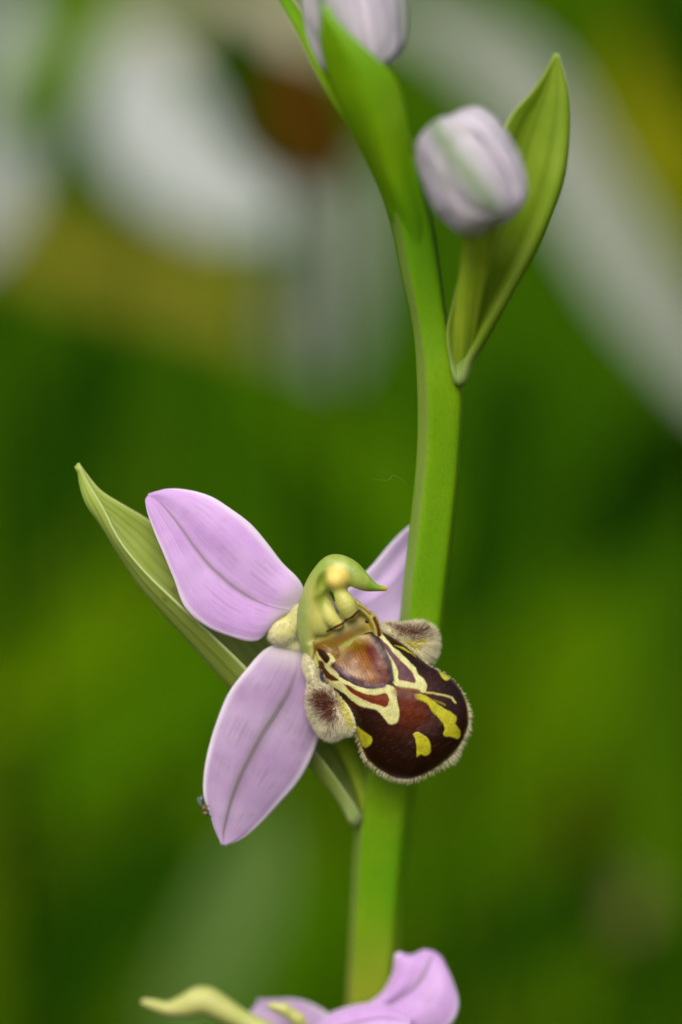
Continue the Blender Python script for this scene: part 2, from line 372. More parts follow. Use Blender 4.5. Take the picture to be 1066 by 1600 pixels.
# ---------------------------------------------------------------- ground and grass
def build_ground():
    n = 90; r = np.concatenate([[0], np.geomspace(.12, 220, n)]); a = np.linspace(0, 2*np.pi, 72, endpoint=False)
    P = np.stack([np.outer(r, np.cos(a)), np.outer(r, np.sin(a)), np.zeros((n+1, 72))], -1).reshape(-1, 3)
    P[:, 2] = .006 * vnoise(P[:, :2], 9, 3) * np.clip(4 - np.hypot(P[:, 0], P[:, 1]), 0, 1) - .006
    o = mesh_obj('ground', P, grid_faces(n+1, 72, wrap=True), M['ground'], world=True, origin=np.zeros(3), kind='structure')
build_ground()
def build_grass(n=26000):
    y = .06 + 3.2 * rng.random(n) ** 1.25; x = rng.uniform(-1, 1, n) * (.35 + .25 * y)
    tall = .5 + .5 * vnoise(np.stack([x, y], 1), 11, 5)
    cap = np.clip(.07 + .10 * (y - .06), .05, .20)
    h = cap * rng.uniform(.45, 1.0, n) * (.7 + .45 * tall)
    wd = rng.uniform(.0012, .0034, n) * (1 + .4 * (rng.random(n) > .9)); az = rng.uniform(0, 6.283, n); lean = rng.uniform(.05, .75, n) * h
    face = az + rng.normal(0, .6, n) + 1.57
    k = 60; y[:k] = rng.uniform(.06, .17, k); x[:k] = rng.uniform(-.075, .075, k); h[:k] = rng.uniform(.12, .21, k); wd[:k] = rng.uniform(.0012, .0024, k); lean[:k] = h[:k] * rng.uniform(.3, .9, k)
    lv = 5; V = np.zeros((n, lv * 3, 3))
    for k in range(lv):
        t = k / (lv - 1); cx = x + np.cos(az) * lean * t ** 2; cy = y + np.sin(az) * lean * t ** 2; cz = h * (t - .22 * (lean / h) * t ** 2) - .008
        ww = wd * (1 - t ** 1.8) + .0001
        for m, sgn in enumerate((-1, 0, 1)):
            V[:, 3*k+m, 0] = cx + sgn * np.cos(face) * ww; V[:, 3*k+m, 1] = cy + sgn * np.sin(face) * ww
            V[:, 3*k+m, 2] = cz + (0 if sgn else -.35) * ww
    F = np.array([[3*k+m, 3*k+m+1, 3*k+m+4, 3*k+m+3] for k in range(lv-1) for m in (0, 1)])
    F = (F[None] + (np.arange(n) * lv * 3)[:, None, None]).reshape(-1, 4)
    g = np.stack([lin(60, 118, 0), lin(88, 142, 0), lin(114, 144, 0), lin(150, 148, 40)])
    f = .5 + .5 * vnoise(np.stack([x, y], 1), 7, 9); pick = np.clip(f * 2.0 + rng.normal(0, .35, n), 0, 1.999)
    pick = np.where((rng.random(n) < .06), 2.6, pick); i0 = pick.astype(int); fr = (pick - i0)[:, None]
    c = g[i0] * (1 - fr) + g[np.minimum(i0 + 1, 3)] * fr
    c = c * rng.uniform(.75, 1.15, n)[:, None]
    o = mesh_obj('grass', V.reshape(-1, 3), F, M['grass'], col=np.repeat(c, lv * 3, 0), world=True, origin=np.zeros(3), kind='stuff')
    tag(o, 'short green meadow grass growing all over the ground behind the orchid', 'grass')
build_grass()

# ---------------------------------------------------------------- blurred leaves of the meadow
def meadow_leaf(name, label, cat, mat, pts, dist, width, stalk=True, tilt=0.0, group=None, point=True, base_xy=None):
    """pts: midline (px, py[, extra distance]); width in grid units at that distance; the stalk runs down to the ground"""
    C = hermite([PB(p[0], p[1], dist + (p[2] if len(p) > 2 else 0)) for p in pts], 26)
    k = S * dist / DIST; t = np.linspace(0, 1, 26)
    wp = (np.clip(t / .3, 0, 1) ** .6 * np.clip((1 - t) / .3, 0, 1) ** .6) if point else np.clip((1 - t) / .15, 0, 1) ** .5
    tg = np.gradient(C, axis=0); tg /= np.linalg.norm(tg, axis=1, keepdims=True)
    n = TOW * math.cos(tilt) + np.array([0, 0, 1]) * math.sin(tilt); side = np.cross(tg, n); side /= np.linalg.norm(side, axis=1, keepdims=True)
    nn = np.cross(side, tg); s = np.linspace(-1, 1, 9)
    G = C[:, None] + side[:, None] * (s[None, :, None] * (wp * width * k / 2 + 2e-5)[:, None, None]) + nn[:, None] * ((s**2)[None, :, None] * (wp * width * k * .12)[:, None, None])
    V, F, uv = solid(G, .0003)
    b0 = C[0].copy(); gb = np.array([b0[0], b0[1] + .01, 0.0]) if base_xy is None else np.array([base_xy[0], base_xy[1], 0.0])
    root = empty(name, gb, label, cat, group)
    mesh_obj('blade', V, F, mat, root, uv, world=True)
    if stalk:
        c = hermite([gb + [0, 0, -.004], (gb + b0) / 2 + [0.003, .004, 0], b0 + (C[2] - C[0]) * .5], 12); a = np.linspace(0, 2*np.pi, 6, endpoint=False)
        r = np.linspace(.0005, .0004, 12)
        T = np.gradient(c, axis=0); T /= np.linalg.norm(T, axis=1, keepdims=True); X = np.cross(T, [0, 1, .2]); X /= np.linalg.norm(X, axis=1, keepdims=True); Y = np.cross(T, X)
        G2 = c[:, None] + r[:, None, None] * (np.cos(a)[None, :, None] * X[:, None] + np.sin(a)[None, :, None] * Y[:, None])
        u2 = np.stack(np.meshgrid(a / 6.3, np.linspace(0, 1, 12)), -1).reshape(-1, 2)
        mesh_obj('stalk', G2.reshape(-1, 3), grid_faces(12, 6, wrap=True), M['dkgreen'], root, u2, world=True)
    return root
ML = meadow_leaf
ML('dead_leaf', 'pale grey dead leaf bending down to the left of the curved stem', 'leaf', M['dry'], [(215, 40), (215, 130), (255, 225), (360, 290), (470, 345)], .385, 175)
ML('dead_leaf', 'pale grey dead leaf standing on the far side of the bent grey leaf', 'leaf', M['dry'], [(-70, 420), (-25, 330), (0, 200), (5, 90), (10, -40)], .40, 110)
ML('dead_leaf', 'dim grey upright dead leaf just beside the thin part of the stem', 'leaf', M['dry_dim'], [(480, 640), (490, 540), (512, 430), (540, 330), (556, 240)], .40, 150)
ML('dead_leaf', 'long pale grey dead leaf slanting down behind the side bud and its bract', 'leaf', M['dry_mid'], [(1180, 700), (1070, 545), (970, 400), (890, 265), (805, 125), (700, 50), (560, 10)], .37, 120)
ML('dead_leaf', 'tan dead leaf rising behind the sheath of the top bud', 'leaf', M['dry_warm'], [(520, 150), (470, 70), (420, 10), (350, -60)], .40, 80)
ML('dead_leaf', 'greenish grey dead leaf above the bent grey leaf', 'leaf', M['dry_warm'], [(120, 60), (200, 50), (280, 40), (340, 10)], .42, 70)
ML('brown_leaf', 'dark brown withered leaf behind the sheath of the top bud', 'leaf', M['brown'], [(520, 300), (492, 232), (462, 155), (430, 80)], .338, 140)
ML('straw_leaf', 'yellowish straw coloured leaf lying below the bent grey leaf', 'leaf', M['straw'], [(-60, 340), (60, 385), (200, 425), (320, 460), (430, 540)], .43, 105)
ML('straw_leaf', 'yellow brown withered blade beside the tip of the side bract', 'leaf', M['ochre'], [(1140, 470), (1070, 330), (1025, 200), (975, 50)], .40, 160)
ML('broad_leaf', 'broad blue green leaf leaning behind the beak of the lowest flower', 'leaf', M['blue_leaf'], [(255, 1720), (290, 1600), (340, 1490), (390, 1380), (430, 1260)], .35, 140)
ML('leaf_scrap', 'small greyish buff leaf scrap low in the grass', 'leaf', M['scrap'], [(978, 1462), (981, 1430), (986, 1395), (989, 1362)], .37, 52)
ML('brown_leaf', 'brown withered blade low in the grass above the buff scrap', 'leaf', M['brown'], [(960, 1500), (930, 1380), (880, 1250), (820, 1130)], .44, 80)
BLADES = (
    ('dkgreen', [(40, 900), (90, 750), (140, 600), (170, 480)], .38, 150), ('dkgreen', [(450, 290), (410, 190), (380, 105), (345, 10)], .37, 135),
    ('midgreen', [(700, 900), (620, 780), (520, 680), (380, 560)], .39, 150), ('dkgreen', [(740, 1000), (760, 860), (780, 700), (800, 540)], .39, 150),
    ('midgreen', [(1150, 620), (1080, 490), (1010, 370), (930, 230)], .41, 80), ('dkgreen', [(1120, 200), (1070, 100), (1040, 0), (1000, -80)], .40, 130),
    ('olive', [(-40, 180), (60, 120), (130, 40), (180, -60)], .44, 110), ('olive', [(760, 1320), (820, 1180), (880, 1060), (960, 930)], .42, 190),
    ('dkgreen', [(700, 1560), (800, 1470), (900, 1400), (980, 1290)], .40, 120), ('midgreen', [(440, 1640), (480, 1520), (520, 1400), (540, 1280)], .40, 110),
    ('dkgreen', [(60, 1620), (120, 1500), (220, 1380), (330, 1290)], .39, 190), ('midgreen', [(30, 1250), (150, 1160), (270, 1060), (380, 960)], .40, 170),
    ('olive', [(-30, 1150), (60, 1060), (180, 980), (260, 900)], .42, 120), ('dkgreen', [(900, 900), (960, 820), (1020, 740), (1090, 620)], .43, 160),
    ('dkgreen', [(1000, 1640), (1010, 1560), (1030, 1500), (1060, 1420)], .40, 120), ('midgreen', [(660, 1420), (740, 1320), (800, 1240), (900, 1160)], .41, 120))
BLADE_LABELS = (
    'deep green blade rising behind the tip of the long flower bract',
    'deep green blade standing between the bent grey and upright grey dead leaves',
    'bright green blade crossing left of the stem above the silk thread',
    'deep green blade right behind the stem below the side bract',
    'bright green blade between the long grey leaf and the yellow brown blade',
    'deep green blade rising above the yellow brown withered blade',
    'olive blade crossing above the far grey dead leaf',
    'broad olive blade beside the rounded tip of the furry lip',
    'deep green blade crossing behind the buff leaf scrap',
    'bright green blade just beside the stem above the lowest flower',
    'broad deep green blade left of the blue green leaf',
    'bright green blade behind the lower lilac sepal and the bract',
    'olive blade below the bract tip, outside the bright green one',
    'deep green blade right below the long slanting grey dead leaf',
    'deep green blade standing below the buff leaf scrap',
    'bright green blade below the lip, right of the stem',
)
for (m, pts, d, wd_), lab in zip(BLADES, BLADE_LABELS):
    ML('grass_blade', lab, 'grass blade', M[m], pts, .25 + (d - .25) * .78, wd_ * .85, group='broad grass blades behind the orchid')

# ---------------------------------------------------------------- the orchid
base_l = (800 - 800) ; yb = -0.2 / (S * (math.cos(PITCH) + math.tan(PITCH) * math.sin(PITCH)))
stem_foot = FOC + np.array([(575 - 533) * S, 0, 0]); stem_foot[2] = 0
orchid = empty('bee_orchid', stem_foot, 'bee orchid with one open lilac flower, furry brown lip and pale buds', 'orchid')

# stem: soft-edged angular section; sky sheen on the left front ridge is painted in paler
SP = [(575, 5900), (574, 3600), (574, 2300), (578, 1620), (584, 1500), (590, 1400), (597, 1300), (604, 1230), (636, 1080), (655, 1000), (667, 900), (678, 800), (687, 700), (688, 600), (672, 500), (660, 430), (646, 350), (624, 270), (600, 190), (575, 110)]
SR = [48, 48, 48, 44, 43, 44, 46, 46, 40, 36, 35.5, 35, 35, 36, 28, 31, 33, 34, 32, 28]
def stem_depth(py):
    z = stem_z(py)
    return z if py > 420 else z + .0011 * (420 - py) ** 2 * .35
def build_stem():
    pts = [(p[0], p[1], stem_depth(p[1])) for p in SP]
    # world-vertical foot: leave perspective out of it below the frame
    n = 260; nr = 64
    C = np.array([L(*p) for p in pts])
    for i, p in enumerate(pts[:3]): C[i] = [(p[0] - 533) * 1.0, -(p[1] - 800) , stem_z(p[1])]
    u = np.concatenate([[0], np.cumsum(np.linalg.norm(np.diff(C, axis=0), axis=1))]); u /= u[-1]
    uq = np.concatenate([np.linspace(0, u[3], 60, endpoint=False), np.linspace(u[3], 1, n - 60)])
    Cc = hermite(C, u=u, uq=uq); R = hermite(np.array(SR, float)[:, None], u=u, uq=uq)[:, 0]
    a = np.linspace(0, 2*np.pi, nr, endpoint=False)
    t = np.gradient(Cc, axis=0); t /= np.linalg.norm(t, axis=1, keepdims=True); x = np.stack([np.ones(n), 0*t[:, 0], 0*t[:, 0]], 1); x -= (x * t).sum(1, keepdims=True) * t; x /= np.linalg.norm(x, axis=1, keepdims=True); z = np.cross(x, t)
    def sec(a):  # five soft corners
        q = np.zeros_like(a)
        for c, d in ((86, .84), (160, .93), (16, .93), (226, .95), (302, .93)):
            q += (np.clip(np.cos(a - math.radians(c)), 0, 1) / d) ** 9
        return q ** (-1 / 9)
    tw = .25 * np.sin(np.linspace(0, 6, n))[:, None]; A = a[None] - tw * .5; r = sec(A) ; r = r / np.abs(sec(a) * np.cos(a)).max()
    G = Cc[:, None] + (R[:, None] * r)[..., None] * (np.cos(a)[None, :, None] * x[:, None] + np.sin(a)[None, :, None] * z[:, None])
    G[..., :] += 0
    V = G.reshape(-1, 3); F = grid_faces(n, nr, wrap=True).tolist() + [list(range(nr)), list(range((n-1)*nr, n*nr))[::-1]]
    d = (A - 2.62 + np.pi) % (2*np.pi) - np.pi; ridge = smooth01(-np.abs(d - .12), -.52, -.36)
    py = 800 - V[:, 1]
    dry = smooth01(py, 1400, 1600) * .5 * np.ones(len(V)); col = np.stack([ridge.ravel(), dry, 0*dry], 1)
    uv = np.stack(np.meshgrid(a / 6.283, np.linspace(0, 24, n)), -1).reshape(-1, 2)
    return mesh_obj('stem', V, F, M['stem'], orchid, uv, col)
stem = build_stem()

# --- bract of the open flower
near = [(574, 1284, -124), (565, 1274, -86), (532, 1226, -66), (494, 1175, -54), (400, 1060, -24), (330, 990, 0), (276, 940, 10), (224, 890, 14), (186, 842, 14), (160, 790, 12), (137, 752, 8), (123, 724, 4)]
keel = [(562, 1292, -124), (548, 1283, -92), (535, 1258, -92), (486, 1196, -90), (359, 1072, -70), (310, 1016, -52), (269, 971, -38), (224, 919, -28), (186, 862, -20), (163, 824, -10), (136, 784, -2), (121, 724, 2)]
far = [(578, 1278, -126), (568, 1264, -106), (562, 1212, -124), (530, 1110, -116), (440, 1010, -100), (390, 950, -84), (330, 890, -64), (280, 852, -46), (231, 811, -28), (194, 789, -16), (158, 766, -6), (124, 724, 3)]
midf = [((k[0]*.45+f[0]*.55) - 4, (k[1]*.45+f[1]*.55) + 4, (k[2]*.4+f[2]*.6) - 22*(1-i/11)) for i, (k, f) in enumerate(zip(keel, far))]
G = loft([near, keel, midf, far], 90, 30)
V, F, uv = solid(ripple(G, 1.0, .03, 2), 7); mesh_obj('bract', V, F, M['bract'], orchid, uv)

# --- the open flower: ovary, base, sepals, column, lip
V, F, uv = tube([(574, 1262, -104), (556, 1196, -96), (515, 1110, -74), (470, 1040, -48), (450, 1000, -36), (446, 986, -24)], [12, 17, 21, 22, 18, 10], 50, 30, lambda a: 1 + .09 * np.cos(6 * a), 1.2)
flower = mesh_obj('flower', V, F, M['ovary'], orchid, uv)
fb = union([ellip((443, 986, -8), (27, 21, 17), .3), ellip((464, 958, -16), (20, 28, 16)), ellip((460, 1008, -20), (22, 14, 14))], 10)
def sub(name, f, lo, hi, h, mat, colf=None, parent=flower, noise=None):
    lo = L(*lo); hi = L(*hi); a = np.minimum(lo, hi) - 3; b = np.maximum(lo, hi) + 3
    V, F = surfnet(f, a, b, h); return mesh_obj(name, V, F, mat, parent, col=None if colf is None else colf(V, to_px(V)))
sub('flower_base', fb, (405, 925, -45), (500, 1040, 20), 2.0, M['flowerbase'])
def base_down():
    V, F = surfnet(fb, L(405, 1040, -45), L(500, 925, 20), 2.0); i = rng.integers(0, len(V), 2600); V = V[i]; g = grad(fb, V)
    V, F, c = hair_mesh(V, g + rng.normal(0, .4, g.shape), rng.uniform(2.5, 5.5, len(V)), .35, np.array([0, -.1, 0]), np.tile(lin(244, 242, 222), (len(V), 1)), 2)
    mesh_obj('base_down', V, F, M['hair'], flower, col=c, kind='stuff')
base_down()

def sepal(name, lower, rib, upper, th, mat, parent, seed, amp=1.6, curl=6, nt=80):
    q = lambda a, b, bulge: [tuple(np.array(x) * .5 + np.array(y) * .5 + np.array([0, 0, bulge * math.sin(math.pi * min(1, i / (len(a) - 1))) ])) for i, (x, y) in enumerate(zip(a, b))]
    G = loft([lower, q(lower, rib, curl), rib, q(rib, upper, curl), upper], nt, 34)
    V, F, uv = solid(ripple(G, amp, .035, seed, .8), th); return mesh_obj(name, V, F, mat, parent, uv)
low = [(428, 968, -6), (404, 1000, 4), (355, 993, 14), (321, 978, 20), (290, 950, 26), (272, 905, 28), (256, 866, 26), (240, 828, 24), (229, 795, 20), (227, 783, 16)]
rib = [(458, 952, -6), (430, 948, 4), (395, 936, 6), (360, 912, 8), (330, 884, 10), (303, 853, 12), (283, 826, 12), (262, 799, 12), (243, 781, 12), (230, 776, 13)]
upp = [(478, 928, -8), (470, 910, -2), (440, 878, 2), (417, 848, 6), (392, 819, 8), (362, 796, 8), (330, 776, 8), (295, 766, 8), (262, 764, 10), (234, 771, 12)]
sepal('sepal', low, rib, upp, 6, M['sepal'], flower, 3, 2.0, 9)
low = [(436, 1004, -14), (414, 1015, -14), (386, 1045, -12), (358, 1082, -12), (340, 1124, -12), (327, 1166, -12), (319, 1208, -13), (319, 1246, -14), (330, 1276, -15), (335, 1294, -14), (346, 1320, -12)]
rib = [(456, 1010, -16), (462, 1035, -10), (452, 1075, -5), (433, 1108, -3), (412, 1142, -3), (394, 1176, -4), (376, 1210, -6), (362, 1246, -9), (354, 1276, -11), (349, 1300, -12), (349, 1321, -12)]
upp = [(474, 1012, -18), (500, 1040, -22), (512, 1080, -22), (508, 1120, -20), (498, 1154, -19), (484, 1190, -19), (464, 1224, -19), (436, 1256, -18), (408, 1286, -17), (376, 1312, -14), (352, 1322, -12)]
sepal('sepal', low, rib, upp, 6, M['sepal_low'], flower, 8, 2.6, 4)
low = [(548, 975, -30), (580, 992, -50), (612, 988, -72), (644, 968, -96), (664, 930, -110), (678, 880, -112), (680, 840, -104), (672, 810, -96)]
rib = [(530, 962, -24), (556, 952, -44), (584, 936, -62), (608, 916, -78), (628, 890, -92), (645, 862, -100), (658, 834, -100), (670, 810, -96)]
upp = [(520, 945, -22), (538, 925, -34), (560, 905, -46), (582, 884, -58), (604, 858, -70), (624, 836, -80), (645, 819, -88), (668, 808, -94)]
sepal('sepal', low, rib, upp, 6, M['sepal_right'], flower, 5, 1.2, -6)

# --- column: hood with its beak, anther, stigma folds and throat
CB = fchain([(484, 1030, 4, 9), (481, 1000, 12, 14), (481, 965, 20, 17), (489, 932, 30, 18), (504, 904, 40, 20), (522, 885, 44, 19), (544, 892, 49, 19), (560, 904, 52, 16), (574, 913, 50, 11), (588, 918, 48, 6), (602, 920, 44, 3.6)], 56)
ST = [fchain([(528, 912, 44, 10), (534, 930, 45, 12), (542, 946, 44, 15), (547, 957, 40, 13)], 12), fchain([(504, 930, 34, 7), (511, 954, 37, 11), (519, 968, 37, 12), (527, 975, 36, 10)], 12), ellip((502, 958, 24), (24, 36, 18), .1)]
TH = [ellip((540, 989, 4), (56, 34, 24), .43), fchain([(556, 942, 34, 6), (570, 954, 31, 5), (582, 970, 26, 5), (590, 988, 20, 6), (592, 1002, 14, 6)], 12), fchain([(486, 1008, 20, 7), (488, 1022, 17, 6), (494, 1040, 14, 5)], 8)]
colf = union([CB, union(ST, 5)], 10)
colf = carve(colf, ellip((501, 916, 66), (9, 22, 14), -.3), 7)
colf = union([colf, ellip((527, 901, 50), (19, 20, 17), -.1)], 9)
colf = union([colf, union(TH, 8)], 5)
def col_column(V, P):
    x, y = P[:, 0], P[:, 1]; n = len(V); c = np.tile(lin(190, 192, 102), (n, 1))
    def put(m, rgb): c[:] = c * (1 - m[:, None]) + lin(*rgb) * m[:, None]
    put(smooth01(486 + (y - 960) * .05 - x, -8, 16) * .8, (128, 156, 84))
    put(smooth01(915 - y, -18, 22), (136, 160, 64))
    put(smooth01(x, 556, 580) * smooth01(930 - y, 0, 6), (126, 160, 52))
    put(smooth01(x, 590, 602) * smooth01(930 - y, 0, 6), (168, 166, 34))
    put(smooth01(-poly_sd(P, [(494, 905), (512, 890), (512, 945), (500, 955), (490, 935)]), -6, 8) * .7, (122, 146, 20))  # painted shade in the hollow between wall and anther
    put(smooth01(20 - np.hypot((x - 527), (y - 901) * .92), -4, 10), (222, 204, 100))
    put(smooth01(11 - np.hypot((x - 524), (y - 903)), -3, 8), (240, 222, 128))
    put(smooth01(-poly_sd(P, [(514, 987), (540, 975), (562, 955), (580, 962), (590, 985), (566, 988), (540, 998), (520, 1008), (498, 1012)]), -3, 6) * .85, (158, 140, 44))
    put(smooth01(7 - line_d(P, [(506, 1006), (540, 995), (566, 984)]), -6, 6) * .8, (104, 82, 8))  # shading painted in, darker along the throat's lower edge
    put(smooth01(-poly_sd(P, [(486, 1004), (514, 1000), (548, 986), (556, 992), (516, 1022), (492, 1020)]), -3, 5) * .8, (128, 92, 8))
    put(smooth01(2.0 - line_d(P, [(512, 986), (525, 979.5), (536, 974), (542, 968), (551, 964), (560, 955)]), -.9, 1.1), (92, 22, 0))
    put(smooth01(2.0 - line_d(P, [(561, 946), (570, 952), (579, 960)]), -.9, 1.1) * .8, (128, 72, 8))
    put(smooth01(3.2 - line_d(P, [(585, 966), (591, 980), (593, 994)]), -1, 1.5), (100, 38, 0))
    put(smooth01(2.0 - line_d(P, [(490, 1004), (492, 1016), (489, 1030)]), -1, 1.2) * .8, (128, 62, 4))
    put(smooth01(1.0 * vnoise(V, .18, 4), .2, .9) * .25, (204, 204, 120))
    return c
sub('column', colf, (455, 850, -12), (612, 1052, 84), 1.35, M['column'], col_column)
def ball(name, c, r, mat):
    V, F = surfnet(ellip(c, r), L(*c) - max(r) - 3, L(*c) + max(r) + 3, .9); return mesh_obj(name, V, F, mat, flower)
zq = np.linspace(84, -20, 500); pq = np.array([L(574, 971, z) for z in zq]); ez = zq[np.argmax(colf(pq) < 0)]
ball('pseudo_eye', (574, 971, ez - .4), (3.8, 3.2, 2.4), M['eye'])

# --- lip
Z1 = lambda pts: [(440 + x / 3.331, 840 + y / 3.331) for x, y in pts]
LIP_OUT = Z1([(170, 540), (300, 500), (420, 470), (490, 475), (560, 508), (640, 558), (700, 608), (760, 658), (830, 698), (890, 738), (940, 800), (970, 880), (976, 970), (945, 1060), (885, 1140), (800, 1202), (720, 1245), (650, 1260), (580, 1248), (510, 1212), (440, 1150), (408, 1075), (376, 985), (335, 905), (262, 800), (215, 700), (170, 610)])
LA, LB = np.array([545., 1024.]), np.array([652., 1136.])
def lip_height(P):               # fine relief of the upper side, in drawing-grid units
    x, y = P[:, 0], P[:, 1]
    h = -15 * np.exp(-(((x - 556) / 26) ** 2 + ((y - 1026) / 26) ** 2)) - 10 * np.exp(-(((x - 528) / 20) ** 2 + ((y - 1000) / 18) ** 2))
    return h
YEL = [Z1([(235, 680), (262, 690), (290, 718), (340, 748), (420, 783), (500, 785), (545, 768), (590, 782), (602, 850), (613, 930), (600, 965), (570, 973), (540, 950), (515, 915), (480, 892), (440, 886), (400, 872), (360, 842), (310, 800), (250, 768), (228, 742), (238, 716)]),
       Z1([(478, 480), (508, 562), (548, 622), (573, 680), (573, 735), (598, 775), (650, 790), (700, 795), (742, 808), (757, 770), (742, 738), (712, 710), (697, 678), (670, 650), (620, 600), (572, 560), (530, 508), (492, 478)]),
       Z1([(690, 812), (740, 818), (790, 850), (830, 880), (880, 908), (914, 938), (905, 968), (932, 1010), (922, 1046), (880, 1036), (845, 1032), (850, 990), (828, 950), (788, 910), (748, 856), (700, 838)]),
       Z1([(685, 1024), (700, 1013), (722, 1018), (760, 1045), (776, 1080), (772, 1122), (750, 1136), (725, 1130), (706, 1142), (704, 1100), (700, 1065)]),
       Z1([(335, 900), (375, 962), (400, 988), (440, 1018), (472, 1045), (465, 1075), (435, 1092), (408, 1080), (376, 1010), (350, 950)]),
       Z1([(816, 694), (850, 708), (880, 730), (858, 744), (836, 728)]),
       Z1([(150, 520), (230, 520), (290, 590), (305, 645), (272, 668), (300, 720), (262, 770), (220, 720), (190, 650), (160, 610)]),
       Z1([(590, 560), (640, 575), (700, 620), (650, 590)])]
HOLE = [(Z1([(322, 762), (350, 770), (380, 790), (440, 815), (490, 820), (550, 814), (560, 850), (548, 882), (500, 872), (450, 856), (400, 832), (350, 797)]), (112, 38, 6)),
        (Z1([(488, 500), (540, 545), (600, 618), (650, 668), (682, 702), (697, 757), (650, 748), (612, 742), (606, 690), (580, 640), (540, 580), (505, 535)]), (92, 56, 62)),
        (Z1([(160, 545), (230, 540), (300, 560), (312, 625), (285, 640), (262, 610), (215, 598), (180, 590)]), (122, 90, 16)),
        (Z1([(190, 575), (225, 590), (250, 640), (232, 655), (208, 630), (188, 600)]), (48, 20, 4)),
        (Z1([(194, 640), (208, 642), (214, 715), (203, 720), (196, 690)]), (96, 34, 4)),
        (Z1([(226, 676), (250, 705), (300, 745), (262, 745), (225, 725), (218, 700)]), (84, 28, 4))]
SPEC = Z1([(270, 545), (330, 520), (420, 505), (472, 500), (510, 560), (545, 620), (567, 680), (562, 735), (530, 778), (480, 780), (420, 767), (350, 735), (285, 690), (268, 660), (305, 620), (300, 570)])
def rounded(poly): return hermite(np.array(list(poly) + [poly[0]]), 4 * len(poly) + 1)[:-1]
YEL = [rounded(q) for q in YEL]; HOLE = [(rounded(q), c) for q, c in HOLE]
def lip_color(P):
    x, y = P[:, 0], P[:, 1]; n = len(P); c = np.tile(lin(30, 7, 2), (n, 1))
    def put(m, rgb): c[:] = c * (1 - m[:, None]) + lin(*rgb) * m[:, None]
    sp = lambda poly, a=.9: smooth01(-poly_sd(P, poly), -a, a)
    nz = vnoise(P, .14, 21); nz2 = vnoise(P, .5, 22)
    Pw = P + np.stack([nz2, vnoise(P, .5, 23)], 1) * .7
    spw = lambda poly, a=.9: smooth01(-poly_sd(Pw, poly), -a, a)
    put(np.exp(-(((x - 640) / 34) ** 2 + ((y - 1105) / 34) ** 2)) * .9, (104, 40, 8))
    put(np.exp(-(((x - 560) / 14) ** 2 + ((y - 1092) / 16) ** 2)) * .3, (110, 36, 6))
    put(smooth01(nz, .1, .9) * .3, (64, 20, 4))
    put(smooth01(-poly_sd(P, LIP_OUT), 7, 0) * smooth01(y, 1090, 1150) * .8, (62, 26, 10))
    for i, q in enumerate(YEL):
        m = spw(q, 1.5); put(m, (206, 208, 138) if i in (0, 1, 6) else (178, 176, 34))
        if i in (0, 1): put(m * smooth01(nz2, .1, .8) * .35, (214, 212, 150))
        else: put(m * smooth01(nz, 0, .8) * .4, (150, 150, 16))
    for q, rgb in HOLE: put(spw(q, 1.5), rgb)
    put(smooth01(vnoise(P, 1.3, 61) + vnoise(P, 2.1, 62), .75, 1.3) * .22, (168, 130, 96))
    m = sp(SPEC, 1.6)
    a = np.array([Z1([(480, 500)])[0], Z1([(540, 760)])[0]]); ax = np.array([.42, .91]); off = (P - Z1([(400, 640)])[0]) @ np.array([.91, -.42])   # + towards the red side
    put(m, (124, 76, 6))
    put(m * smooth01(off, 10, 22), (94, 28, 0))
    put(m * smooth01(-off, -2, 16), (138, 106, 72))
    fib = np.sin(off * 1.35 + 3 * vnoise(P, .05, 31)) * .5 + .5
    put(m * smooth01(-off, -14, 8) * fib ** 2 * smooth01(vnoise(P, .12, 77), -.4, .5) * .5, (190, 160, 128))
    put(m * smooth01(off, -6, 6) * smooth01(-off, -26, -6) * fib ** 2 * .4, (158, 106, 20))
    put(m * smooth01(nz2, .2, .9) * smooth01(off, 6, 20) * .3, (160, 70, 6))
    put(m * smooth01(-(P - Z1([(300, 560)])[0]) @ ax, -26, -2) * .8, (148, 128, 40))
    put(smooth01(5.5 - line_d(P, Z1([(480, 505), (525, 580), (558, 650), (572, 740)])), -2, 3), (42, 12, 8))
    put(smooth01(5.0 - line_d(P, Z1([(270, 668), (330, 715), (400, 752), (470, 775), (530, 768)])), -3, 3.5), (64, 30, 30))
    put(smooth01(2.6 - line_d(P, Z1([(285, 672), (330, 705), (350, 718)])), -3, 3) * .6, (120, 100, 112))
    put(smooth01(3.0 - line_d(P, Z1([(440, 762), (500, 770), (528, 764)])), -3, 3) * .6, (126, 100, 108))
    put(smooth01(6.5 - line_d(P, Z1([(596, 800), (640, 812), (690, 826)])), -5, 5) * .6, (124, 84, 78))  # painted lilac sheen: sky reflection on the dark velvet
    put(smooth01(3.0 - line_d(P, Z1([(600, 785), (660, 792), (715, 800)])), -2, 2) * .8, (112, 52, 18))
    put(smooth01(1.8 - line_d(Pw, Z1([(752, 806), (800, 812), (850, 822), (885, 832), (906, 860)])), -1, 1.4) * .9, (190, 182, 110))
    put(smooth01(1.6 - line_d(Pw, Z1([(770, 842), (810, 852), (850, 870)])), -1, 1.4) * .6, (150, 138, 30))
    put(smooth01(-poly_sd(P, LIP_OUT), 2.6, .4) * (smooth01(y, 1075, 1120) * .6 + .25), (168, 140, 72))
    return c
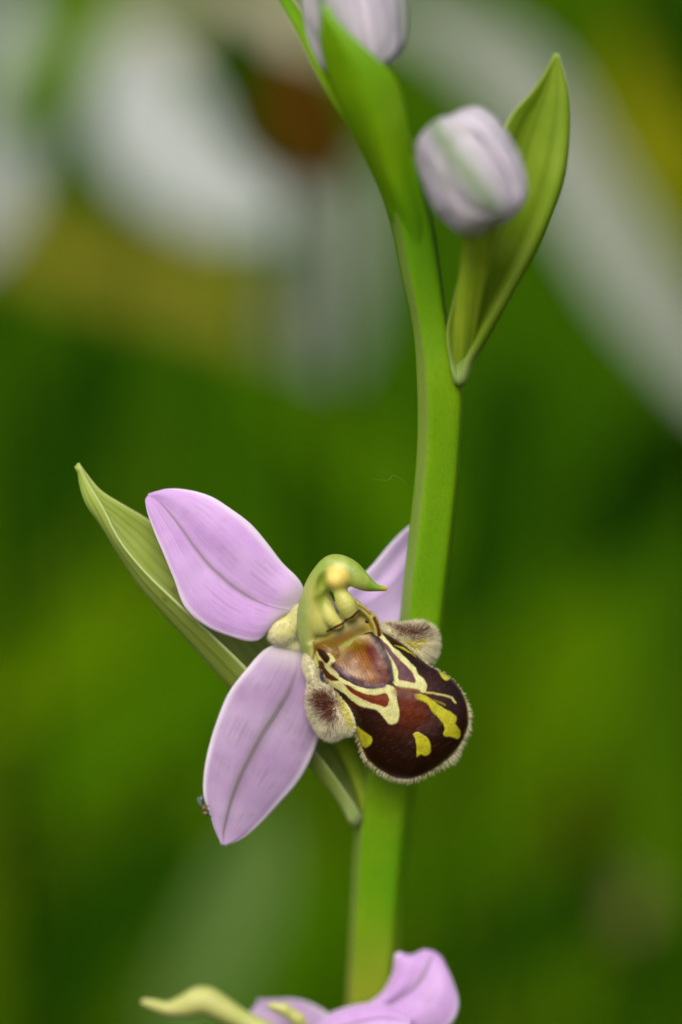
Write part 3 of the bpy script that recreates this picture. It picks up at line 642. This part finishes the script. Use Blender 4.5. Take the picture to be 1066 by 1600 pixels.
def build_lip():
    nth, nr = 520, 110
    O = hermite(np.array(LIP_OUT + LIP_OUT[:1]), nth + 1)[:-1]; e = LB - LA
    tau = np.clip((O - LA) @ e / (e @ e), 0, 1); foot = LA + tau[:, None] * e
    zc = np.interp(tau, [0, .35, .7, 1], [6, 8, 6, 0]); h = np.interp(tau, [0, .35, .7, 1], [30, 36, 40, 36])
    gs = np.exp(-.5 * (np.arange(-60, 61) / 18) ** 2); gs /= gs.sum()
    sm = lambda q: np.convolve(np.concatenate([q[-60:], q, q[:60]]), gs, 'valid')
    zc, h = sm(zc), sm(h); foot = np.stack([sm(foot[:, 0]), sm(foot[:, 1])], 1)
    rho = 1 - np.linspace(1, 0, nr) ** 1.35
    P = foot[None] + rho[:, None, None] * (O - foot)[None]
    dome = (1 - rho[:, None] ** 2.3) ** .55
    z = zc[None] + h[None] * dome
    Pf = P.reshape(-1, 2); zf = z.ravel() + lip_height(Pf) * dome.repeat(nth, 1).ravel()
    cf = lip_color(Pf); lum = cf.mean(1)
    zf = zf + .7 * smooth01(lum, .08, .35) * smooth01(dome.repeat(nth, 1).ravel(), .05, .3) + .5 * vnoise(Pf, .22, 41) * dome.repeat(nth, 1).ravel()
    Vf = np.array([L(p[0], p[1], q) for p, q in zip(Pf, zf)])
    rb = np.linspace(1, 0, 30)[1:]; zb = zc[None] - 24 * (1 - rb[:, None] ** 2) ** .6
    Pb = (foot[None] + rb[:, None, None] * (O - foot)[None]).reshape(-1, 2); Vb = np.array([L(p[0], p[1], q) for p, q in zip(Pb, zb.ravel())])
    cb = np.tile(lin(120, 118, 52), (len(Vb), 1))
    V = np.concatenate([Vf, Vb]); F = grid_faces(nr + len(rb), nth, wrap=True)[:, ::-1]
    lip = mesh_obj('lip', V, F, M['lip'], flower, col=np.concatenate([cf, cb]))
    # fringe of short hairs round the margin
    i = rng.integers(0, nth, 2500); o = O[i]; out = o - foot[i]; out /= np.linalg.norm(out, axis=1, keepdims=True)
    wgt = smooth01(o[:, 1], 1075, 1130) * np.where(o[:, 0] < 560, .8, 1) + .28
    keep = rng.random(len(i)) < wgt; i, o, out, wgt = i[keep], o[keep], out[keep], wgt[keep]
    tuft = np.exp(-((o[:, 0] - 705) / 20) ** 2 - ((o[:, 1] - 1182) / 18) ** 2)
    ins = rng.uniform(0, 3.5, len(i)); zz = zc[i] + rng.uniform(-6, 7, len(i))
    R = np.array([L(*q) for q in np.column_stack([o - out * ins[:, None], zz])])
    N = np.column_stack([out[:, 0], -out[:, 1], rng.normal(0, .35, len(i))]) + rng.normal(0, .22, (len(i), 3)); N[:, 1] -= .15
    ln = (3.5 + 7 * rng.random(len(i)) ** 1.6 + 6 * tuft) * (.45 + .55 * np.clip(wgt, 0, 1))
    br = (rng.random(len(i)) < .08)[:, None]; cc = np.where(br, lin(176, 130, 90), lin(252, 248, 216)) * rng.uniform(.85, 1.05, (len(i), 1))
    V, F, c = hair_mesh(R, N, ln, .55, np.array([0, -.12, 0]), cc); mesh_obj('lip_fringe', V, F, M['hair'], flower, col=c, kind='stuff')
    return lip
lip = build_lip()

# --- furry side lobes
def lobe(f, lo, hi, brown, yellow, n, dens, lenf, comb, name='side_lobe'):
    def cf(V, P):
        c = np.tile(lin(236, 232, 190), (len(V), 1))
        m = smooth01(-poly_sd(P, yellow), -3, 4)[:, None]; c = c * (1 - m) + lin(184, 178, 30) * m
        m = smooth01(-poly_sd(P, brown), -8, 7)[:, None]; c = c * (1 - m) + lin(104, 56, 30) * m
        return c
    f0 = f; f = lambda P: f0(P) + 2.4 * vnoise(P, .1, 66)
    lo_, hi_ = L(*lo), L(*hi); a = np.minimum(lo_, hi_) - 3; b = np.maximum(lo_, hi_) + 3
    V, F = surfnet(f, a, b, 1.3); P = to_px(V); c = cf(V, P); mesh_obj(name, V, F, M['lobe'], flower, col=c)
    i = rng.integers(0, len(V), n); g = grad(f, V[i]); P = P[i]; k = dens(P, g); kp = rng.random(n) < k; i, g, P = i[kp], g[kp], P[kp]
    R = V[i] + rng.normal(0, .4, (len(i), 3)); N = g * .8 + comb(P) + rng.normal(0, .13, g.shape) + .32 * np.stack([vnoise(V[i], .42, q) for q in (51, 52, 53)], 1)
    sd = poly_sd(P, brown); t = smooth01(-sd + rng.normal(0, 5, len(i)), -2, 6)[:, None]
    cc = lin(255, 252, 224) * (1 - t) + lin(132, 78, 58) * t; mixd = (rng.random(len(i)) < np.clip(.04 + .36 * vnoise(V[i], .55, 54), 0, .5))[:, None]; cc = np.where(mixd & (sd < 18)[:, None], lin(160, 108, 90), cc)
    Vh, Fh, c = hair_mesh(R, N, lenf(P) * rng.uniform(.6, 1.15, len(i)), .4, np.array([0, -.1, 0]), cc * rng.uniform(.85, 1.05, (len(i), 1)))
    mesh_obj('lobe_hair', Vh, Fh, M['hair'], flower, col=c, kind='stuff')
fl = union([ellip((512, 1102, 13), (25, 31, 19), .35), ellip((496, 1087, 12), (13, 20, 16), 0), ellip((487, 1045, 10), (9, 34, 12), .2), ellip((524, 1124, 16), (24, 24, 20), 0), ellip((534, 1118, 16), (18, 34, 14), .45)], 9)
bl = Z1([(170, 790), (245, 795), (290, 850), (295, 940), (265, 965), (225, 935), (185, 890), (150, 840)]); yl = Z1([(270, 790), (330, 850), (385, 980), (350, 1010), (310, 950), (290, 870)])
def comb_l(P):
    d = P - np.array(Z1([(285, 880)])[0]); d /= np.linalg.norm(d, axis=1, keepdims=True) + 1e-6; return np.column_stack([d[:, 0], -d[:, 1], 0*d[:, 0]]) * (.85 * smooth01(P[:, 1], 1050, 1085))[:, None] + np.array([-.35, -.35, 0]) * smooth01(-P[:, 1], -1080, -1050)[:, None]
lobe(fl, (455, 1000, -20), (570, 1165, 55), bl, yl, 22000, lambda P, g: np.clip(.8 - .7 * smooth01(P[:, 0] - (P[:, 1] - 1060) * .35, 506, 522), 0, 1) * (g[:, 2] > -.5), lambda P: 4 + 8 * smooth01(P[:, 1], 1055, 1125) * smooth01(-P[:, 0], -545, -520), comb_l)
fr = union([ellip((620, 988, -4), (30, 15, 14), -.2), ellip((648, 994, -4), (27, 19, 16), -.25), ellip((658, 1008, -8), (19, 22, 13), .3), ellip((634, 1006, -10), (30, 14, 12), -.7)], 8)
br_ = Z1([(570, 455), (620, 455), (690, 470), (740, 470), (760, 490), (745, 515), (690, 530), (630, 510), (590, 485)]); yr = Z1([(620, 530), (690, 535), (760, 510), (770, 540), (720, 600), (690, 590), (650, 560)])
def comb_r(P):
    d = P - np.array(Z1([(640, 560)])[0]); d /= np.linalg.norm(d, axis=1, keepdims=True) + 1e-6; return np.column_stack([d[:, 0], -d[:, 1], 0*d[:, 0]]) * .9
lobe(fr, (580, 960, -34), (692, 1042, 24), br_, yr, 14000, lambda P, g: np.clip(.85 - .75 * smooth01(-poly_sd(P, yr), -3, 3), 0, 1) * (g[:, 2] > -.6), lambda P: 5.5 + 8 * smooth01(P[:, 0], 620, 672), comb_r)

# --- side bud with its bract
R3 = [(713, 600, 66), (708, 592, 92), (703, 560, 100), (698, 520, 108), (704, 490, 118), (716, 440, 138), (728, 400, 152), (742, 340, 150), (768, 250, 146), (800, 178, 146), (835, 138, 146), (868, 84, 150)]
R2 = [(718, 602, 64), (716, 596, 92), (714, 565, 84), (722, 525, 80), (734, 485, 80), (752, 440, 84), (768, 395, 88), (785, 340, 94), (808, 265, 104), (828, 200, 120), (848, 150, 132), (869, 84, 148)]
R1 = [(723, 601, 62), (724, 595, 90), (730, 568, 98), (750, 530, 108), (774, 485, 116), (800, 436, 122), (822, 394, 126), (846, 342, 128), (866, 282, 130), (878, 216, 134), (880, 150, 138), (870, 84, 148)]
R0 = [(727, 598, 60), (731, 590, 78), (743, 564, 74), (763, 530, 78), (788, 483, 84), (815, 435, 90), (838, 392, 96), (860, 340, 102), (880, 285, 110), (890, 212, 120), (888, 140, 132), (872, 83, 147)]
G = loft([R0, R1, R2, R3], 80, 30); V, F, uv = solid(ripple(G, .8, .03, 12), 6); mesh_obj('bract', V, F, M['bract_bud'], orchid, uv)
def build_bud(cx, cy, z, rx, ry, rz, rot, twist, label_, seed, ov_pts, ov_r):
    V, F, uv = tube(ov_pts, ov_r, 40, 30, lambda a: 1 + .10 * np.cos(6 * a), 1.0)
    bud = mesh_obj('bud', V, F, M['ovary'], orchid, uv); c0 = L(cx, cy, z)
    nt, ns = 40, 26; R = Matrix.Rotation(rot, 3, 'Z')
    for k in range(3):
        t = np.linspace(.0, 1, nt)[:, None]; s = np.linspace(-1, 1, ns)[None, :]
        ph = t * math.pi; a = k * 2.094 + twist * (t - .5) + s * 1.32 + seed
        prof = np.sin(ph) ** .42; bulge = 1 + .05 * (1 - s ** 2) + .08 * s * (1 + 0 * t) + .07 * np.exp(-(s / .13) ** 2)
        x = prof * np.cos(a) * rx * bulge; zz = prof * np.sin(a) * rz * bulge; y = -np.cos(ph) * ry * (1 + 0 * s)
        y = y + 0 * x
        nv = np.stack([(x / rx).ravel(), (y / ry).ravel(), (zz / rz).ravel()], 1); bm = (1 + .06 * vnoise(nv, 4.5, 70 + k) - .07 * np.exp(-(vnoise(nv * [1, .35, 1], 6.0, 80 + k) / .12) ** 2)).reshape(x.shape); x = x * bm; zz = zz * bm
        G = np.stack([x, y + .04 * ry * np.cos(a * 3), zz], -1) @ np.array(R).T + c0
        V, F, uv = solid(G, 4.0); mesh_obj('sepal', V, F, M['budsepal'], bud, uv)
    return bud
build_bud(736, 268, 255, 69, 86, 70, math.radians(24), .8, '', -.35, [(715, 590, 60), (722, 540, 92), (732, 470, 130), (746, 400, 170), (752, 350, 220), (750, 326, 240)], [12, 17, 20, 23, 24, 18])

# --- top bud in its sheath
T0 = [(646, 440, 90), (630, 390, 108), (612, 345, 128), (597, 300, 146), (574, 250, 168), (548, 200, 192), (525, 150, 214), (508, 100, 232), (500, 60, 246), (503, 30, 258), (508, 10, 265)]
T1 = [(662, 440, 112), (652, 390, 134), (640, 345, 156), (622, 300, 180), (604, 250, 204), (588, 200, 230), (570, 150, 252), (552, 105, 266), (530, 62, 272), (515, 30, 272), (509, 10, 266)]
T2 = [(680, 440, 94), (683, 390, 112), (677, 345, 132), (660, 300, 150), (646, 255, 172), (638, 205, 198), (632, 165, 222), (617, 122, 250), (572, 76, 270), (532, 38, 272), (510, 10, 266)]
G = loft([T0, T1, T2], 70, 26); V, F, uv = solid(ripple(G, .8, .03, 14), 7); mesh_obj('bract', V, F, M['stem'], orchid, uv)
build_bud(552, -8, 186, 72, 116, 58, math.radians(8), .5, '', .2, [(632, 300, 140), (606, 210, 168), (588, 140, 182), (570, 80, 186)], [24, 26, 28, 26])
Q0 = [(580, 240, 186), (528, 170, 192), (494, 110, 196), (468, 55, 200), (438, 0, 202), (405, -60, 204)]
Q1 = [(590, 240, 174), (540, 168, 178), (508, 108, 180), (482, 52, 184), (448, -2, 192), (406, -62, 203)]
Q2 = [(600, 240, 160), (552, 165, 160), (520, 105, 160), (490, 50, 168), (452, -6, 182), (407, -63, 202)]
G = loft([Q0, Q1, Q2], 50, 18); V, F, uv = solid(G, 6); mesh_obj('bract', V, F, M['stem'], orchid, uv)

# --- lowest flower, cut by the frame: beaked column, three sepals, lip below
V, F, uv = tube([(572, 1880, -250), (540, 1790, -205), (508, 1700, -170), (490, 1650, -150)], [14, 20, 23, 20], 40, 28, lambda a: 1 + .09 * np.cos(6 * a), 1.0)
fl2 = mesh_obj('flower', V, F, M['ovary'], orchid, uv)
bk = fchain([(226, 1566, -170, 6), (240, 1570, -172, 9), (262, 1576, -174, 11), (288, 1572, -174, 18), (318, 1563, -174, 23), (345, 1575, -172, 20), (375, 1592, -170, 17), (420, 1616, -164, 18), (470, 1648, -152, 22)], 30)
sub('column', bk, (205, 1525, -205), (510, 1700, -120), 2.6, M['beak'], None, fl2)
lo3 = [(500, 1650, -150), (560, 1625, -140), (620, 1618, -128), (680, 1612, -120), (706, 1598, -122), (716, 1575, -128), (706, 1530, -138), (692, 1500, -146)]
ri3 = [(495, 1640, -152), (548, 1604, -148), (590, 1580, -140), (625, 1560, -130), (650, 1540, -124), (664, 1518, -128), (672, 1500, -136), (680, 1489, -146)]
up3 = [(490, 1632, -152), (530, 1598, -152), (570, 1572, -150), (598, 1550, -146), (614, 1520, -142), (621, 1489, -140), (640, 1493, -144), (662, 1484, -148)]
sepal('sepal', lo3, ri3, up3, 6, M['sepal'], fl2, 31, 2.5, 10)
lo3 = [(480, 1650, -142), (520, 1640, -100), (560, 1632, -80), (600, 1624, -74), (640, 1610, -78)]
ri3 = [(480, 1640, -150), (520, 1612, -118), (560, 1598, -104), (600, 1592, -96), (642, 1600, -92)]
up3 = [(478, 1632, -156), (510, 1588, -150), (550, 1572, -142), (595, 1568, -130), (645, 1592, -104)]
sepal('sepal', lo3, ri3, up3, 6, M['sepal'], fl2, 33, 2, 6)
lo3 = [(470, 1652, -150), (432, 1626, -165), (404, 1606, -180), (390, 1582, -190)]
ri3 = [(478, 1640, -156), (455, 1606, -178), (430, 1584, -190), (402, 1570, -198)]
up3 = [(496, 1632, -160), (516, 1590, -186), (480, 1566, -200), (402, 1562, -204)]
sepal('sepal', lo3, ri3, up3, 6, M['sepal_low'], fl2, 35, 2, 6, 40)
pt = union(chain([(425, 1572, -120, 6), (445, 1577, -122, 9), (466, 1592, -126, 10), (484, 1625, -140, 10)]), 5)
sub('petal', pt, (405, 1555, -150), (505, 1650, -100), 2.6, M['beak'], None, fl2)
l2 = lip.copy(); l2.data = lip.data; COL.objects.link(l2); l2.parent = fl2
cL = to_world(L(600, 1080, 20)[None])[0]; nL = to_world(L(430, 1730, -110)[None])[0]
Rm = Matrix.Rotation(math.radians(-70), 4, Vector(TOW)); po = Vector(fl2['_o']); lo_ = Vector(lip['_o'])
l2.matrix_local = Matrix.Translation(-po) @ Matrix.Translation(Vector(nL)) @ Rm @ Matrix.Translation(-Vector(cL)) @ Matrix.Translation(lo_)

# ---------------------------------------------------------------- small visitors
def build_fly():
    c = to_world(L(318, 1260, -14)[None])[0]
    root = empty('small_fly', c, 'tiny greenish fly clinging to the edge of the lower sepal', 'fly')
    gm = mat_plain('fly_body', lin(40, 66, 50), lin(60, 84, 72), 4000, .3, .6); tm = mat_plain('fly_head', lin(120, 104, 70), lin(84, 66, 42), 4000, .5, .4); dk = M['eye']
    wg = NT('fly_wing').finish(lin(120, 140, 130), .2, .5, .6)
    def el(name, ce, r, rot, m):
        V, F = surfnet(ellip(ce, r, rot), L(*ce) - max(r) - 2, L(*ce) + max(r) + 2, 1.0); mesh_obj(name, V, F, m, root)
    el('abdomen', (315, 1250, -14), (5, 7.5, 5), .25, gm); el('thorax', (319, 1262, -13), (4.6, 5, 4.6), .2, tm); el('head', (321, 1271, -13), (4.4, 3.6, 4), 0, tm); el('eye', (325, 1272, -11), (2.2, 2.6, 2.4), 0, dk)
    el('wing', (312, 1253, -9), (3.2, 8, .5), .45, wg); el('wing', (317, 1250, -19), (3.2, 8, .5), -.1, wg)
    for a, b in (((321, 1258), (331, 1256)), ((322, 1263), (333, 1266)), ((323, 1268), (334, 1276))):
        V, F, uv = tube([(a[0], a[1], -13), ((a[0]+b[0])/2, (a[1]+b[1])/2 + 2.5, -11), (b[0], b[1], -12)], [.7, .6, .45], 8, 5); mesh_obj('leg', V, F, dk, root, uv)
build_fly()
V, F, uv = tube([(583, 748, 22), (595, 749.5, 22), (607, 750, 22), (614, 742.5, 22), (622, 746, 22), (630, 751, 22), (634, 757, 20), (645, 762, 14), (656, 766, 8)], [.4, .3, .35, .55, .3, .35, .3, .2, .2], 50, 5)
o = mesh_obj('silk_thread', V, F, M['thread'], None, uv, origin=to_world(L(656, 766, 8)[None])[0]); tag(o, 'thin kinked silk thread sticking out from the green stem', 'thread')
for o in bpy.data.objects:
    if '_o' in o: del o['_o']
